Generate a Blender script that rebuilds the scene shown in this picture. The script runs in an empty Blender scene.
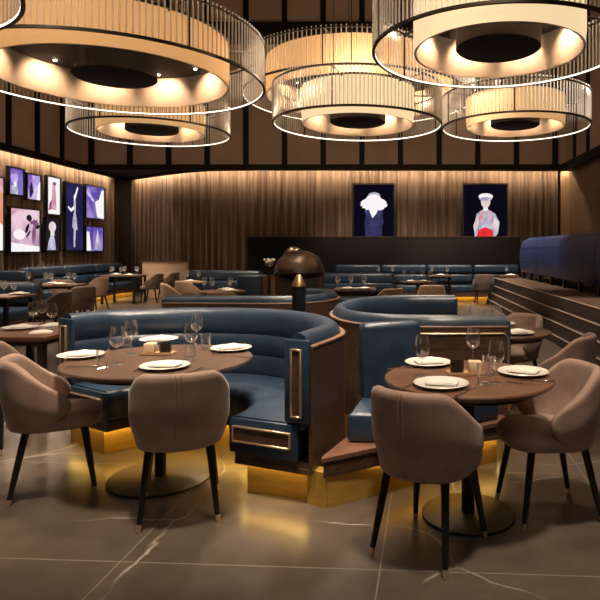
import bpy, bmesh, math, random
from mathutils import Vector, Matrix
random.seed(7)
PI = math.pi
scn = bpy.context.scene
COL = scn.collection
# ---------------------------------------------------------------- camera numbers
F, CX, CY, H = 590.0, 395.0, 249.0, 1.44
def PX(px, d): return (px - CX) * d / F            # lateral position of a pixel column at depth d
# ---------------------------------------------------------------- materials
def mat(name):
    m = bpy.data.materials.new(name); m.use_nodes = True
    nt = m.node_tree; nt.nodes.clear()
    out = nt.nodes.new('ShaderNodeOutputMaterial')
    return m, nt, out
def N(nt, t, **kw):
    n = nt.nodes.new(t)
    for k, v in kw.items():
        if k in n.inputs: n.inputs[k].default_value = v
        else: setattr(n, k, v)
    return n
def c4(c): return (c[0], c[1], c[2], 1.0)
def principled(name, base, rough=.5, metal=0., base2=None, scale=8., bump=0., bscale=60., stretch=(1,1,1), sheen=0., spec=.5, detail=4., coat=0., lo=.35, hi=.65):
    m, nt, out = mat(name)
    b = N(nt, 'ShaderNodeBsdfPrincipled', Roughness=rough, Metallic=metal)
    b.inputs['Base Color'].default_value = c4(base)
    b.inputs['Specular IOR Level'].default_value = spec
    b.inputs['Sheen Weight'].default_value = sheen
    b.inputs['Sheen Roughness'].default_value = .4
    b.inputs['Coat Weight'].default_value = coat
    nt.links.new(b.outputs[0], out.inputs[0])
    tc = N(nt, 'ShaderNodeTexCoord')
    mp = N(nt, 'ShaderNodeMapping'); mp.inputs['Scale'].default_value = stretch
    nt.links.new(tc.outputs['Object'], mp.inputs[0])
    if base2 is not None:
        no = N(nt, 'ShaderNodeTexNoise', Scale=scale, Detail=detail)
        nt.links.new(mp.outputs[0], no.inputs['Vector'])
        r = N(nt, 'ShaderNodeValToRGB')
        r.color_ramp.elements[0].position = lo; r.color_ramp.elements[1].position = hi
        r.color_ramp.elements[0].color = c4(base); r.color_ramp.elements[1].color = c4(base2)
        nt.links.new(no.outputs['Fac'], r.inputs[0]); nt.links.new(r.outputs[0], b.inputs['Base Color'])
    if bump:
        nb = N(nt, 'ShaderNodeTexNoise', Scale=bscale, Detail=3.)
        nt.links.new(mp.outputs[0], nb.inputs['Vector'])
        bp = N(nt, 'ShaderNodeBump', Strength=bump, Distance=.02)
        nt.links.new(nb.outputs['Fac'], bp.inputs['Height']); nt.links.new(bp.outputs[0], b.inputs['Normal'])
    return m
def emissive(name, col, strength, base2=None, scale=3.):
    m, nt, out = mat(name)
    e = N(nt, 'ShaderNodeEmission', Strength=strength)
    e.inputs[0].default_value = c4(col)
    if base2 is not None:
        tc = N(nt, 'ShaderNodeTexCoord'); no = N(nt, 'ShaderNodeTexNoise', Scale=scale, Detail=3.)
        nt.links.new(tc.outputs['Object'], no.inputs['Vector'])
        r = N(nt, 'ShaderNodeValToRGB')
        r.color_ramp.elements[0].position = .38; r.color_ramp.elements[1].position = .62
        r.color_ramp.elements[0].color = c4(col); r.color_ramp.elements[1].color = c4(base2)
        nt.links.new(no.outputs['Fac'], r.inputs[0]); nt.links.new(r.outputs[0], e.inputs[0])
    nt.links.new(e.outputs[0], out.inputs[0])
    return m
def glassy(name, tint=(1,1,1), edge=.75, base=.06, rough=.03, diffuse=.12):
    """thin clear glass: see-through face on, bright and reflective at its edges"""
    m, nt, out = mat(name)
    tr = N(nt, 'ShaderNodeBsdfTransparent'); tr.inputs[0].default_value = c4(tint)
    gl = N(nt, 'ShaderNodeBsdfGlossy', Roughness=rough); gl.inputs[0].default_value = (1,1,1,1)
    df0 = N(nt, 'ShaderNodeBsdfTranslucent'); df0.inputs[0].default_value = (.97,.95,.92,1)
    df1 = N(nt, 'ShaderNodeBsdfDiffuse'); df1.inputs[0].default_value = (.97,.95,.92,1)
    df = N(nt, 'ShaderNodeMixShader'); df.inputs[0].default_value = .4
    nt.links.new(df0.outputs[0], df.inputs[1]); nt.links.new(df1.outputs[0], df.inputs[2])
    mx0 = N(nt, 'ShaderNodeMixShader'); mx0.inputs[0].default_value = diffuse
    nt.links.new(gl.outputs[0], mx0.inputs[1]); nt.links.new(df.outputs[0], mx0.inputs[2])
    lw = N(nt, 'ShaderNodeLayerWeight', Blend=.5)
    mr = N(nt, 'ShaderNodeMapRange'); mr.inputs['To Min'].default_value = base; mr.inputs['To Max'].default_value = edge
    pw = N(nt, 'ShaderNodeMath', operation='POWER'); pw.inputs[1].default_value = 1.8
    nt.links.new(lw.outputs['Facing'], pw.inputs[0]); nt.links.new(pw.outputs[0], mr.inputs[0])
    mx = N(nt, 'ShaderNodeMixShader')
    nt.links.new(mr.outputs[0], mx.inputs[0]); nt.links.new(tr.outputs[0], mx.inputs[1]); nt.links.new(mx0.outputs[0], mx.inputs[2])
    nt.links.new(mx.outputs[0], out.inputs[0])
    return m
def shade_mat(name, col, em):
    """pleated lampshade fabric, lamp glow put in as its own emission"""
    m, nt, out = mat(name)
    d = N(nt, 'ShaderNodeBsdfDiffuse'); d.inputs[0].default_value = (.42,.27,.15,1)
    e = N(nt, 'ShaderNodeEmission', Strength=em); e.inputs[0].default_value = c4(col)
    ad = N(nt, 'ShaderNodeAddShader')
    nt.links.new(d.outputs[0], ad.inputs[0]); nt.links.new(e.outputs[0], ad.inputs[1]); nt.links.new(ad.outputs[0], out.inputs[0])
    return m
def floor_material():
    m, nt, out = mat('grey_brown_marble_tiles'); L = nt.links.new
    b = N(nt, 'ShaderNodeBsdfPrincipled'); L(b.outputs[0], out.inputs[0])
    tc = N(nt, 'ShaderNodeTexCoord')
    mp = N(nt, 'ShaderNodeMapping'); mp.inputs['Rotation'].default_value = (0,0,math.radians(3.3)); mp.inputs['Location'].default_value = (.20, -.02, 0)
    L(tc.outputs['Object'], mp.inputs[0])
    sx = N(nt, 'ShaderNodeSeparateXYZ'); L(mp.outputs[0], sx.inputs[0])
    def joint(sock, size, off):
        a = N(nt, 'ShaderNodeMath', operation='ADD'); a.inputs[1].default_value = off + 60*size; L(sock, a.inputs[0])
        md = N(nt, 'ShaderNodeMath', operation='MODULO'); md.inputs[1].default_value = size; L(a.outputs[0], md.inputs[0])
        s = N(nt, 'ShaderNodeMath', operation='SUBTRACT'); s.inputs[1].default_value = size/2; L(md.outputs[0], s.inputs[0])
        ab = N(nt, 'ShaderNodeMath', operation='ABSOLUTE'); L(s.outputs[0], ab.inputs[0])
        lt = N(nt, 'ShaderNodeMath', operation='LESS_THAN'); lt.inputs[1].default_value = .0032; L(ab.outputs[0], lt.inputs[0])
        return lt.outputs[0]
    jx = joint(sx.outputs['X'], 1.2, .62); jy = joint(sx.outputs['Y'], 1.2, .60-2.62+1.2)
    mxj = N(nt, 'ShaderNodeMath', operation='MAXIMUM'); L(jx, mxj.inputs[0]); L(jy, mxj.inputs[1])
    # cloudy base
    n1 = N(nt, 'ShaderNodeTexNoise', Scale=1.7, Detail=8., Roughness=.62); L(tc.outputs['Object'], n1.inputs['Vector'])
    r1 = N(nt, 'ShaderNodeValToRGB')
    r1.color_ramp.elements[0].position = .3; r1.color_ramp.elements[1].position = .72
    r1.color_ramp.elements[0].color = (.060,.047,.037,1); r1.color_ramp.elements[1].color = (.135,.106,.082,1)
    L(n1.outputs['Fac'], r1.inputs[0])
    # veins: edges of large warped cells
    nw = N(nt, 'ShaderNodeTexNoise', Scale=1.6, Detail=5.); L(tc.outputs['Object'], nw.inputs['Vector'])
    wm = N(nt, 'ShaderNodeMixRGB', blend_type='ADD'); wm.inputs[0].default_value = .3
    L(tc.outputs['Object'], wm.inputs[1]); L(nw.outputs['Color'], wm.inputs[2])
    mpv = N(nt, 'ShaderNodeMapping'); mpv.inputs['Scale'].default_value = (.8,1.05,1); mpv.inputs['Rotation'].default_value = (0,0,.6); L(wm.outputs[0], mpv.inputs[0])
    vo = N(nt, 'ShaderNodeTexVoronoi', feature='DISTANCE_TO_EDGE', Scale=.95); L(mpv.outputs[0], vo.inputs['Vector'])
    rv = N(nt, 'ShaderNodeValToRGB')
    rv.color_ramp.elements[0].position = .0; rv.color_ramp.elements[0].color = (1,1,1,1)
    rv.color_ramp.elements[1].position = .007; rv.color_ramp.elements[1].color = (0,0,0,1)
    L(vo.outputs['Distance'], rv.inputs[0])
    nm = N(nt, 'ShaderNodeTexNoise', Scale=2.3, Detail=2.); L(tc.outputs['Object'], nm.inputs['Vector'])
    rm = N(nt, 'ShaderNodeValToRGB'); rm.color_ramp.elements[0].position = .46; rm.color_ramp.elements[1].position = .64
    L(nm.outputs['Fac'], rm.inputs[0])
    vm = N(nt, 'ShaderNodeMath', operation='MULTIPLY'); L(rv.outputs[0], vm.inputs[0]); L(rm.outputs[0], vm.inputs[1])
    mx1 = N(nt, 'ShaderNodeMixRGB'); L(vm.outputs[0], mx1.inputs[0]); L(r1.outputs[0], mx1.inputs[1]); mx1.inputs[2].default_value = (.50,.45,.38,1)
    mx2 = N(nt, 'ShaderNodeMixRGB'); L(mxj.outputs[0], mx2.inputs[0]); L(mx1.outputs[0], mx2.inputs[1]); mx2.inputs[2].default_value = (.24,.205,.165,1)
    L(mx2.outputs[0], b.inputs['Base Color'])
    b.inputs['Roughness'].default_value = .28; b.inputs['Specular IOR Level'].default_value = .5
    return m
M = {}
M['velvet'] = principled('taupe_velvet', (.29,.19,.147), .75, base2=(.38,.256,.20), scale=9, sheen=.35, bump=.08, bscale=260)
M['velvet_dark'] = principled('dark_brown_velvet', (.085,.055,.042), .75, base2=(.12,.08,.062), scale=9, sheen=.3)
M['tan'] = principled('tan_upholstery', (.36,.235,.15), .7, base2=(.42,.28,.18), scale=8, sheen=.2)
M['blue'] = principled('navy_blue_leather', (.015,.031,.060), .34, base2=(.024,.047,.084), scale=5, bump=.25, bscale=7, spec=.6)
M['navy'] = principled('royal_navy_leather', (.012,.025,.085), .45, base2=(.017,.033,.105), scale=4, bump=.1, bscale=6)
M['seam'] = principled('dark_seam', (.012,.016,.026), .7)
M['walnut'] = principled('dark_walnut', (.052,.026,.017), .42, base2=(.10,.054,.034), scale=5, stretch=(1,9,9), bump=.03, bscale=30)
M['table_top'] = principled('brown_table_wood', (.085,.048,.034), .36, base2=(.15,.088,.06), scale=4, stretch=(1.5,12,6), spec=.5)
M['table_red'] = principled('reddish_table_wood', (.13,.062,.037), .36, base2=(.2,.10,.06), scale=4, stretch=(1.5,12,6), spec=.5)
M['ledge'] = principled('red_brown_ledge_wood', (.14,.068,.042), .38, base2=(.19,.095,.06), scale=4, stretch=(2,10,6))
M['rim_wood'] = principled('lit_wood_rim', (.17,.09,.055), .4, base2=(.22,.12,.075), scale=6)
M['black'] = principled('black_lacquer', (.008,.007,.007), .35)
M['black_matte'] = principled('black_matte', (.006,.005,.0045), .75)
M['bronze_dark'] = principled('dark_bronze', (.035,.026,.02), .4, metal=.6)
M['brass'] = principled('brushed_brass', (.72,.50,.24), .3, metal=1., base2=(.62,.42,.2), scale=20)
M['brass_pale'] = principled('pale_brass_trim', (.82,.62,.4), .32, metal=.85)
M['gold'] = principled('brushed_gold_plinth', (.66,.41,.085), .5, metal=.55, base2=(.56,.34,.07), scale=6, stretch=(1,1,14))
M['base_plate'] = principled('bronzed_base_plate', (.13,.105,.06), .48, metal=.5, base2=(.16,.13,.07), scale=4)
M['bronze'] = principled('polished_bronze_dome', (.26,.205,.17), .36, metal=1., base2=(.21,.165,.135), scale=5)
M['china'] = principled('white_china', (.82,.78,.72), .25)
M['linen'] = principled('white_linen', (.85,.81,.75), .8, bump=.2, bscale=60)
M['steel'] = principled('polished_steel', (.75,.73,.7), .2, metal=1.)
M['cream'] = principled('cream_wax', (.72,.56,.4), .6, base2=(.78,.62,.46), scale=12)
M['tray'] = principled('light_wood_tray', (.46,.28,.15), .5, base2=(.55,.35,.2), scale=6, stretch=(1,8,8))
M['smoke'] = principled('dark_smoked_pot', (.025,.02,.018), .25)
M['glass'] = glassy('clear_glass', edge=1., base=.05, diffuse=.08)
M['glass_far'] = glassy('clear_glass_with_bright_edges', edge=1., base=.16, rough=.15, diffuse=.5)
M['rod_glass'] = glassy('clear_rod_glass', tint=(.97,.96,.94), edge=.75, base=.34, rough=.12, diffuse=.8)
M['curtain'] = principled('brown_velvet_curtain', (.085,.05,.032), .8, base2=(.23,.155,.108), scale=3, stretch=(5,5,.15), sheen=.15)  # pale and dark vertical streaks put fold shading into the cloth colour
M['panel'] = principled('tan_leather_wall_panel', (.33,.215,.145), .65, base2=(.38,.25,.17), scale=1.2)
M['panel_olive'] = principled('brown_woven_wall', (.15,.096,.052), .7, base2=(.19,.122,.068), scale=30, bump=.1, bscale=150)
M['ceiling'] = principled('dark_ceiling', (.012,.009,.008), .8)
M['dark_wall'] = principled('dark_brown_wall', (.007,.005,.0045), .6, spec=.2)
M['wall_plain'] = principled('dark_plaster', (.05,.034,.024), .8)
M['step'] = principled('dark_step_wood', (.020,.013,.010), .5, base2=(.032,.021,.015), scale=4, stretch=(9,1,9))
M['platform'] = principled('brown_platform_floor', (.085,.05,.03), .5, base2=(.11,.065,.04), scale=3)
M['nosing'] = principled('pale_nosing', (.68,.52,.40), .45, metal=.3)
M['pillar'] = principled('pale_wood_pillar', (.5,.34,.2), .5, base2=(.56,.39,.24), scale=3, stretch=(8,8,1))
M['led_amber'] = emissive('amber_led', (1.,.66,.16), 30.)
M['led_cove'] = emissive('warm_cove_led', (1.,.74,.48), 105.)
M['led_ring'] = emissive('warm_white_led', (1.,.84,.64), 2.6)
M['led_dot'] = emissive('downlight_bulb', (1.,.8,.55), 22.)
M['lining'] = principled('cream_shade_lining', (.74,.62,.50), .6)
M['shade_gold'] = shade_mat('golden_pleated_shade', (1.,.50,.18), .52)
M['shade_amber'] = shade_mat('amber_pleated_shade', (1.,.58,.24), .5)
M['shade_cream'] = shade_mat('cream_pleated_shade', (1.,.76,.44), .86)
M['floor'] = floor_material()
# ---------------------------------------------------------------- mesh builder
class MB:
    def __init__(s): s.bm = bmesh.new(); s.mi = 0
    def face(s, vs, smooth=True):
        try:
            f = s.bm.faces.new(vs); f.smooth = smooth; f.material_index = s.mi; return f
        except ValueError: return None
    def box(s, c, d, rz=0., bev=0., seg=2, rx=0., ry=0.):
        r = bmesh.ops.create_cube(s.bm, size=1.)
        vs = r['verts']
        bmesh.ops.scale(s.bm, vec=d, verts=vs)
        fs = list({f for v in vs for f in v.link_faces})
        for f in fs: f.material_index = s.mi
        if bev:
            es = list({e for v in vs for e in v.link_edges})
            rb = bmesh.ops.bevel(s.bm, geom=es, offset=bev, segments=seg, profile=.5, affect='EDGES')
            vs = list({v for f in rb['faces'] for v in f.verts} | {v for v in vs if v.is_valid})
            fs = list({f for v in vs for f in v.link_faces})
            for f in fs: f.smooth = True; f.material_index = s.mi
        mt = Matrix.Translation(c) @ Matrix.Rotation(rz,4,'Z') @ Matrix.Rotation(ry,4,'Y') @ Matrix.Rotation(rx,4,'X')
        bmesh.ops.transform(s.bm, matrix=mt, verts=vs)
        return s
    def lathe(s, prof, c=(0,0,0), seg=48, wav=None):
        rows = []
        for r, z in prof:
            if r < 1e-6: rows.append([s.bm.verts.new((c[0],c[1],c[2]+z))])
            else:
                row = []
                for i in range(seg):
                    a = 2*PI*i/seg; rr = r + (wav(i, z) if wav else 0)
                    row.append(s.bm.verts.new((c[0]+rr*math.cos(a), c[1]+rr*math.sin(a), c[2]+z)))
                rows.append(row)
        for a, b in zip(rows, rows[1:]):
            if len(a) == 1 and len(b) == 1: continue
            for i in range(seg):
                j = (i+1) % seg
                if len(a) == 1: s.face([a[0], b[j], b[i]])
                elif len(b) == 1: s.face([a[i], a[j], b[0]])
                else: s.face([a[i], a[j], b[j], b[i]])
        return s
    def tube(s, pts, rad, seg=8, closed=False, caps=True):
        pts = [Vector(p) for p in pts]; n = len(pts)
        if not isinstance(rad, (list, tuple)): rad = [rad]*n
        rows = []; prev = None
        for i, p in enumerate(pts):
            if closed: t = pts[(i+1) % n] - pts[i-1]
            else: t = pts[min(i+1,n-1)] - pts[max(i-1,0)]
            t.normalize()
            up = Vector((0,0,1)) if abs(t.z) < .95 else Vector((1,0,0))
            if prev is not None:
                a = prev - t*prev.dot(t)
                a = a.normalized() if a.length > 1e-4 else t.cross(up).normalized()
            else: a = t.cross(up).normalized()
            prev = a; b = t.cross(a)
            rows.append([s.bm.verts.new(p + (a*math.cos(2*PI*k/seg) + b*math.sin(2*PI*k/seg))*rad[i]) for k in range(seg)])
        for i in range(n if closed else n-1):
            r0, r1 = rows[i], rows[(i+1) % n]
            for k in range(seg):
                s.face([r0[k], r0[(k+1) % seg], r1[(k+1) % seg], r1[k]])
        if caps and not closed:
            s.face(rows[0][::-1], False); s.face(rows[-1], False)
        return s
    def poly(s, pts, z0, z1):
        lo = [s.bm.verts.new((x,y,z0)) for x,y in pts]; hi = [s.bm.verts.new((x,y,z1)) for x,y in pts]
        s.face(lo[::-1], False); s.face(hi, False)
        n = len(pts)
        for i in range(n): s.face([lo[i], lo[(i+1)%n], hi[(i+1)%n], hi[i]], False)
        return s
    def sweep(s, rows, caps=True):
        R = [[s.bm.verts.new(p) for p in row] for row in rows]
        m = len(R[0])
        for a, b in zip(R, R[1:]):
            for k in range(m): s.face([a[k], a[(k+1)%m], b[(k+1)%m], b[k]])
        if caps: s.face(R[0][::-1], False); s.face(R[-1], False)
        return s
    def quad(s, pts): s.face([s.bm.verts.new(p) for p in pts], False); return s
    def build(s, name, m, parent=None, off=None, sharp=40, sub=0):
        bm = s.bm
        bmesh.ops.recalc_face_normals(bm, faces=bm.faces)
        if off is not None: bmesh.ops.translate(bm, vec=(-off[0],-off[1],-off[2]), verts=bm.verts)
        me = bpy.data.meshes.new(name); bm.to_mesh(me); bm.free()
        for k in (m if isinstance(m, (list,tuple)) else [m]): me.materials.append(k)
        if sharp:
            try: me.set_sharp_from_angle(angle=math.radians(sharp))
            except Exception: pass
        o = bpy.data.objects.new(name, me); COL.objects.link(o)
        if parent is not None: o.parent = parent
        if sub:
            md = o.modifiers.new('subdivision', 'SUBSURF'); md.levels = sub; md.render_levels = sub
        return o
def tag(o, label=None, cat=None, group=None, kind=None):
    if label: o['label'] = label
    if cat: o['category'] = cat
    if group: o['group'] = group
    if kind: o['kind'] = kind
    return o
def thing(name, label, cat, loc=(0,0,0), rz=0., group=None):
    o = bpy.data.objects.new(name, None); COL.objects.link(o)
    o.empty_display_size = .1
    o.location = loc; o.rotation_euler = (0,0,rz)
    return tag(o, label, cat, group)
def struct(o): o['kind'] = 'structure'; return o
def dup(root, loc, rz=0., label=None, group=None, cat=None, scale=None, swap=None):
    def cp(o, par):
        c = o.copy(); COL.objects.link(c)
        if par is not None: c.parent = par
        if swap and c.type == 'MESH':
            for i, sl in enumerate(c.material_slots):
                old = sl.material
                if old in swap:
                    sl.link = 'OBJECT'; sl.material = swap[old]
        for ch in list(o.children): cp(ch, c)
        return c
    r = cp(root, None)
    r.location = loc; r.rotation_euler = (0,0,rz)
    if label: r['label'] = label
    if group: r['group'] = group
    elif 'group' in r: del r['group']
    if cat: r['category'] = cat
    if scale: r.scale = (scale,)*3
    return r
class Proto:
    """first use moves the prototype itself, later uses copy it"""
    def __init__(s, maker): s.maker = maker; s.root = None
    def put(s, loc, rz, label, group=None, swap=None, scale=None):
        if s.root is None:
            s.root = s.maker()
            s.root.location = loc; s.root.rotation_euler = (0,0,rz)
            s.root['label'] = label
            if group: s.root['group'] = group
            return s.root
        return dup(s.root, loc, rz, label, group, swap=swap, scale=scale)
def smooth01(a, b, x):
    t = max(0., min(1., (x-a)/(b-a))); return t*t*(3-2*t)
def catmull(pts, n, t0=0., t1=1.):
    P = [Vector((p[0],p[1],0)) for p in pts]
    ext = [P[0]*2-P[1]] + P + [P[-1]*2-P[-2]]
    out = []; k = len(P)-1
    for i in range(n):
        t = (t0+(t1-t0)*i/(n-1))*k; j = min(int(t), k-1); u = t-j
        a,b,c,d = ext[j:j+4]
        out.append(.5*((2*b)+(-a+c)*u+(2*a-5*b+4*c-d)*u*u+(-a+3*b-3*c+d)*u**3))
    return out
def superell(cu, cz, hu, hz, n=20, e=2.6):
    r = []
    for i in range(n):
        a = 2*PI*i/n; ca, sa = math.cos(a), math.sin(a)
        r.append((cu+hu*math.copysign(abs(ca)**(2/e), ca), cz+hz*math.copysign(abs(sa)**(2/e), sa)))
    return r
# ================================================================ SETTING
YB, XL, XR = 20.3, -9.5, 5.15       # back, left and right walls
ZC = 9.0
o = MB(); o.quad([(XL-.3,-3,0),(XR+.3,-3,0),(XR+.3,YB+.2,0),(XL-.3,YB+.2,0)])
struct(o.build('floor', M['floor']))
o = MB(); o.box(((XL+XR)/2,(YB-3)/2,ZC+.1),(XR-XL+.6,YB+3.4,.2)); struct(o.build('ceiling', M['ceiling']))
o = MB(); o.box(((XL+XR)/2,YB+.1,ZC/2),(XR-XL+.6,.2,ZC)); struct(o.build('wall_back', M['wall_plain']))
o = MB(); o.box((XL-.1,(YB-3)/2,ZC/2),(.2,YB+3,ZC)); struct(o.build('wall_left', M['wall_plain']))
o = MB(); o.box((XR+.1,(YB-3)/2,ZC/2),(.2,YB+3,ZC)); struct(o.build('wall_right', M['panel_olive']))
# upper panelled walls above the curtains, with dark mullions
YU, XUL, XUR, ZU = 16.9, -9.0, 4.9, 3.80
def panelled(name, c, d): struct(MB().box(c, d).build(name, M['panel']))
panelled('wall_upper_back', ((XUL+XUR)/2, YU+.06, (ZU+ZC)/2), (XUR-XUL, .12, ZC-ZU))
panelled('wall_upper_left', (XUL-.06, (YU+2)/2, (ZU+ZC)/2), (.12, YU-2, ZC-ZU))
panelled('wall_upper_right', (XUR+.06, (YU+2)/2, (ZU+ZC)/2), (.12, YU-2, ZC-ZU))
tn = [0]
def trim(mb, m):
    tn[0] += 1; return struct(mb.build('trim_%d' % tn[0], m))
for i in range(13):
    x = PX(169, YU) - 1.105*2 + 1.105*i
    if XUL+.1 < x < XUR: trim(MB().box((x, YU-.03, (ZU+ZC)/2), (.15, .06, ZC-ZU)), M['dark_wall'])
for i in range(11):
    y = 6.0 + 1.1*i
    trim(MB().box((XUL+.03, y, (ZU+ZC)/2), (.06, .13, ZC-ZU)), M['dark_wall'])
for i in range(6):
    y = 16.0 - 1.1*i
    trim(MB().box((XUR-.03, y, (ZU+ZC)/2), (.06, .13, ZC-ZU)), M['dark_wall'])
trim(MB().box(((XUL+XUR)/2, YU-.05, ZU-.03), (XUR-XUL, .12, .16)), M['dark_wall'])
trim(MB().box((XUL+.05, (YU+2)/2, ZU-.03), (.12, YU-2, .16)), M['dark_wall'])
trim(MB().box((XUL+.03, 18.3, ZU-.05), (.05, 2.7, .1)), M['dark_wall'])
trim(MB().box((XUR-.05, (YU+2)/2, ZU-.03), (.16, YU-2, .2)), M['dark_wall'])
trim(MB().box(((XUL+XUR)/2, YU-.2, 7.55), (XUR-XUL, .4, .5)), M['dark_wall'])
# soffit lids over the curtain recesses
o = MB(); o.box(((XL+XR)/2, (YU+.12+YB)/2, ZU+.05), (XR-XL, YB-YU-.12, .1)); trim(o, M['black_matte'])
o = MB(); o.box(((XL+XUL-.12)/2, (YU+2)/2, ZU+.05), (abs(XL-XUL)-.12, YU-2, .1)); trim(o, M['black_matte'])
# pale pillar closing the curtain on the right
trim(MB().box((5.03, 17.5, ZU/2), (.24, .16, ZU-.01)), M['pillar'])
# ---------------------------------------------------------------- curtains
def curtain(name, label, pts, z0, z1, n, wave, group=None):
    P = catmull(pts, n); mb = MB(); rows = []; s = 0.
    for i, p in enumerate(P):
        a, b = P[max(i-1,0)], P[min(i+1,n-1)]
        t = (b-a).normalized(); nn = Vector((t.y,-t.x,0))
        if i: s += (p-P[i-1]).length
        ph = 2*PI*s/wave + .9*math.sin(s*1.7) + .6*math.sin(s*4.1+1)
        amp = .072*(1+.4*math.sin(s*2.3))
        row = []
        for k in range(5):
            z = z0+(z1-z0)*k/4.
            q = p + nn*(amp*(1-.25*k/4)*math.sin(ph+.25*math.sin(z*1.3+s)))
            row.append(mb.bm.verts.new((q.x,q.y,z)))
        rows.append(row)
    for a, b in zip(rows, rows[1:]):
        for k in range(4): mb.face([a[k], b[k], b[k+1], a[k+1]])
    mb.mi = 0
    o = mb.build(name, M['curtain'], sharp=0)
    md = o.modifiers.new('cloth_thickness', 'SOLIDIFY'); md.thickness = .012
    return tag(o, label, 'curtain', group)
curtain('curtain', 'long pleated brown curtain across the back wall behind the low dark wall', [(-8.85,19.9),(-8.0,19.3),(-7.05,18.5),(-5.8,17.65),(-4.5,17.36),(0,17.36),(4.82,17.5)], .02, 3.79, 560, .235)
curtain('curtain', 'long pleated brown curtain along the left wall behind the lit pictures', [(-9.33,4.0),(-9.33,10.),(-9.33,19.6)], .02, 3.79, 520, .235)
# pelmet hiding the cove light along the curve
PP = catmull([(-8.95,19.6),(-8.1,19.0),(-7.12,18.25),(-5.85,17.42),(-4.5,17.11),(0,17.1),(5.14,17.23)], 60)
trim(MB().sweep([[(p.x,p.y-.07,3.70),(p.x,p.y-.04,3.70),(p.x,p.y-.04,3.80),(p.x,p.y-.07,3.80)] for p in PP]), M['dark_wall'])
# cove lights
def led_strip(name, pts, m, label, r=.012):
    mb = MB(); mb.tube(pts, r, seg=6); return tag(mb.build(name, m), label, 'light')
led_strip('cove_light', [(p.x, p.y-.075, 3.782) for p in catmull([(-8.7,19.75),(-8.0,19.25),(-7.05,18.45),(-5.8,17.58),(-4.5,17.25),(0,17.22),(5.1,17.37)], 60)], M['led_cove'], 'warm strip light hidden along the top of the back curtain')
led_strip('cove_light', [(-9.2, y, 3.782) for y in (4,8,12,16,19.2)], M['led_cove'], 'warm strip light hidden along the top of the left curtain')
# ---------------------------------------------------------------- raised platform, steps on the right
YP0, YP1 = 3.6, 15.6
stepsX = [(2.42,.14),(2.48,.314),(2.54,.498),(2.60,.690)]
for i,(x,z) in enumerate(stepsX):
    x2 = stepsX[i+1][0] if i < 3 else XR
    mb = MB(); mb.box(((x+XR)/2, (YP0+YP1)/2, z/2), (XR-x, YP1-YP0, z-.001))
    trim(mb, M['step'] if i < 3 else M['platform'])
    trim(MB().box((x-.004, (YP0+YP1)/2, z-.006), (.012, YP1-YP0, .014)), M['nosing'])
    if i == 3: trim(MB().box((x-.003, (YP0+YP1)/2, z-.106), (.006, YP1-YP0, .17)), M['step'])
# low dark wall beneath the two back pictures
o = MB(); o.box(((PX(248,16.6)+PX(521,16.6))/2, 16.68, .885), (PX(521,16.6)-PX(248,16.6), .12, 1.77), bev=.01)
r_low = thing('low_partition', 'low black dividing wall below the two pictures at the back', 'low wall', ((PX(248,16.6)+PX(521,16.6))/2, 16.68, 0))
o.build('panel', M['dark_wall'], r_low, off=r_low.location)
MB().box(((PX(248,16.6)+PX(521,16.6))/2, 16.68, 1.782), (PX(521,16.6)-PX(248,16.6)+.04, .16, .024)).build('top_rail', M['walnut'], r_low, off=r_low.location)
# ================================================================ PICTURES (backlit screens)
SC = {}
def sc(name, col, st=1., col2=None, scale=3.):
    if name not in SC: SC[name] = emissive('screen_'+name, col, st, col2, scale)
    return SC[name]
sc('white', (1,.95,.97), .95); sc('pinkwhite', (1.,.72,.82), .85, (.55,.33,.5), 1.6)
sc('night', (.004,.003,.009), 1.); sc('violet', (.14,.09,.50), .8, (.45,.32,.75), 2.)
sc('navyblue', (.02,.017,.075), .8, (.036,.03,.125), 1.5); sc('lilac', (.52,.40,.85), .9, (.85,.75,1.), 3.)
sc('purple', (.30,.14,.62), .8, (.75,.5,.85), 2.2); sc('inkblack', (.02,.012,.02), 1.)
sc('plum', (.32,.10,.28), .6, (.6,.3,.45), 3.); sc('rose', (.75,.25,.35), .8, (.95,.6,.65), 4.)
sc('red', (.80,.02,.03), .9, (.9,.06,.06), 3.); sc('skin', (.95,.85,.82), .9, (.8,.62,.6), 3.)
sc('indigo', (.07,.06,.22), .8, (.03,.03,.10), 3.); sc('pale', (.8,.78,.9), .8, (.45,.42,.6), 4.)
sc('orange', (.95,.35,.2), .8, (.9,.6,.5), 2.)
sc('body', (.055,.05,.16), .8, (.03,.028,.09), 3.); sc('body2', (.09,.08,.22), .8, (.05,.045,.14), 3.)
def ell(cu, cv, ru, rv, n=18, rot=0.):
    r = []
    for i in range(n):
        a = 2*PI*i/n; x, y = ru*math.cos(a), rv*math.sin(a)
        r.append((cu+x*math.cos(rot)-y*math.sin(rot), cv+x*math.sin(rot)+y*math.cos(rot)))
    return r
def jag(cu, cv, ru, rv, n=26, k=.3, seed=1):
    rr = random.Random(seed); r = []
    for i in range(n):
        a = 2*PI*i/n; q = 1 - (k*rr.random() if i % 2 else 0)
        r.append((cu+ru*q*math.cos(a), cv+rv*q*math.sin(a)))
    return r
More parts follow.
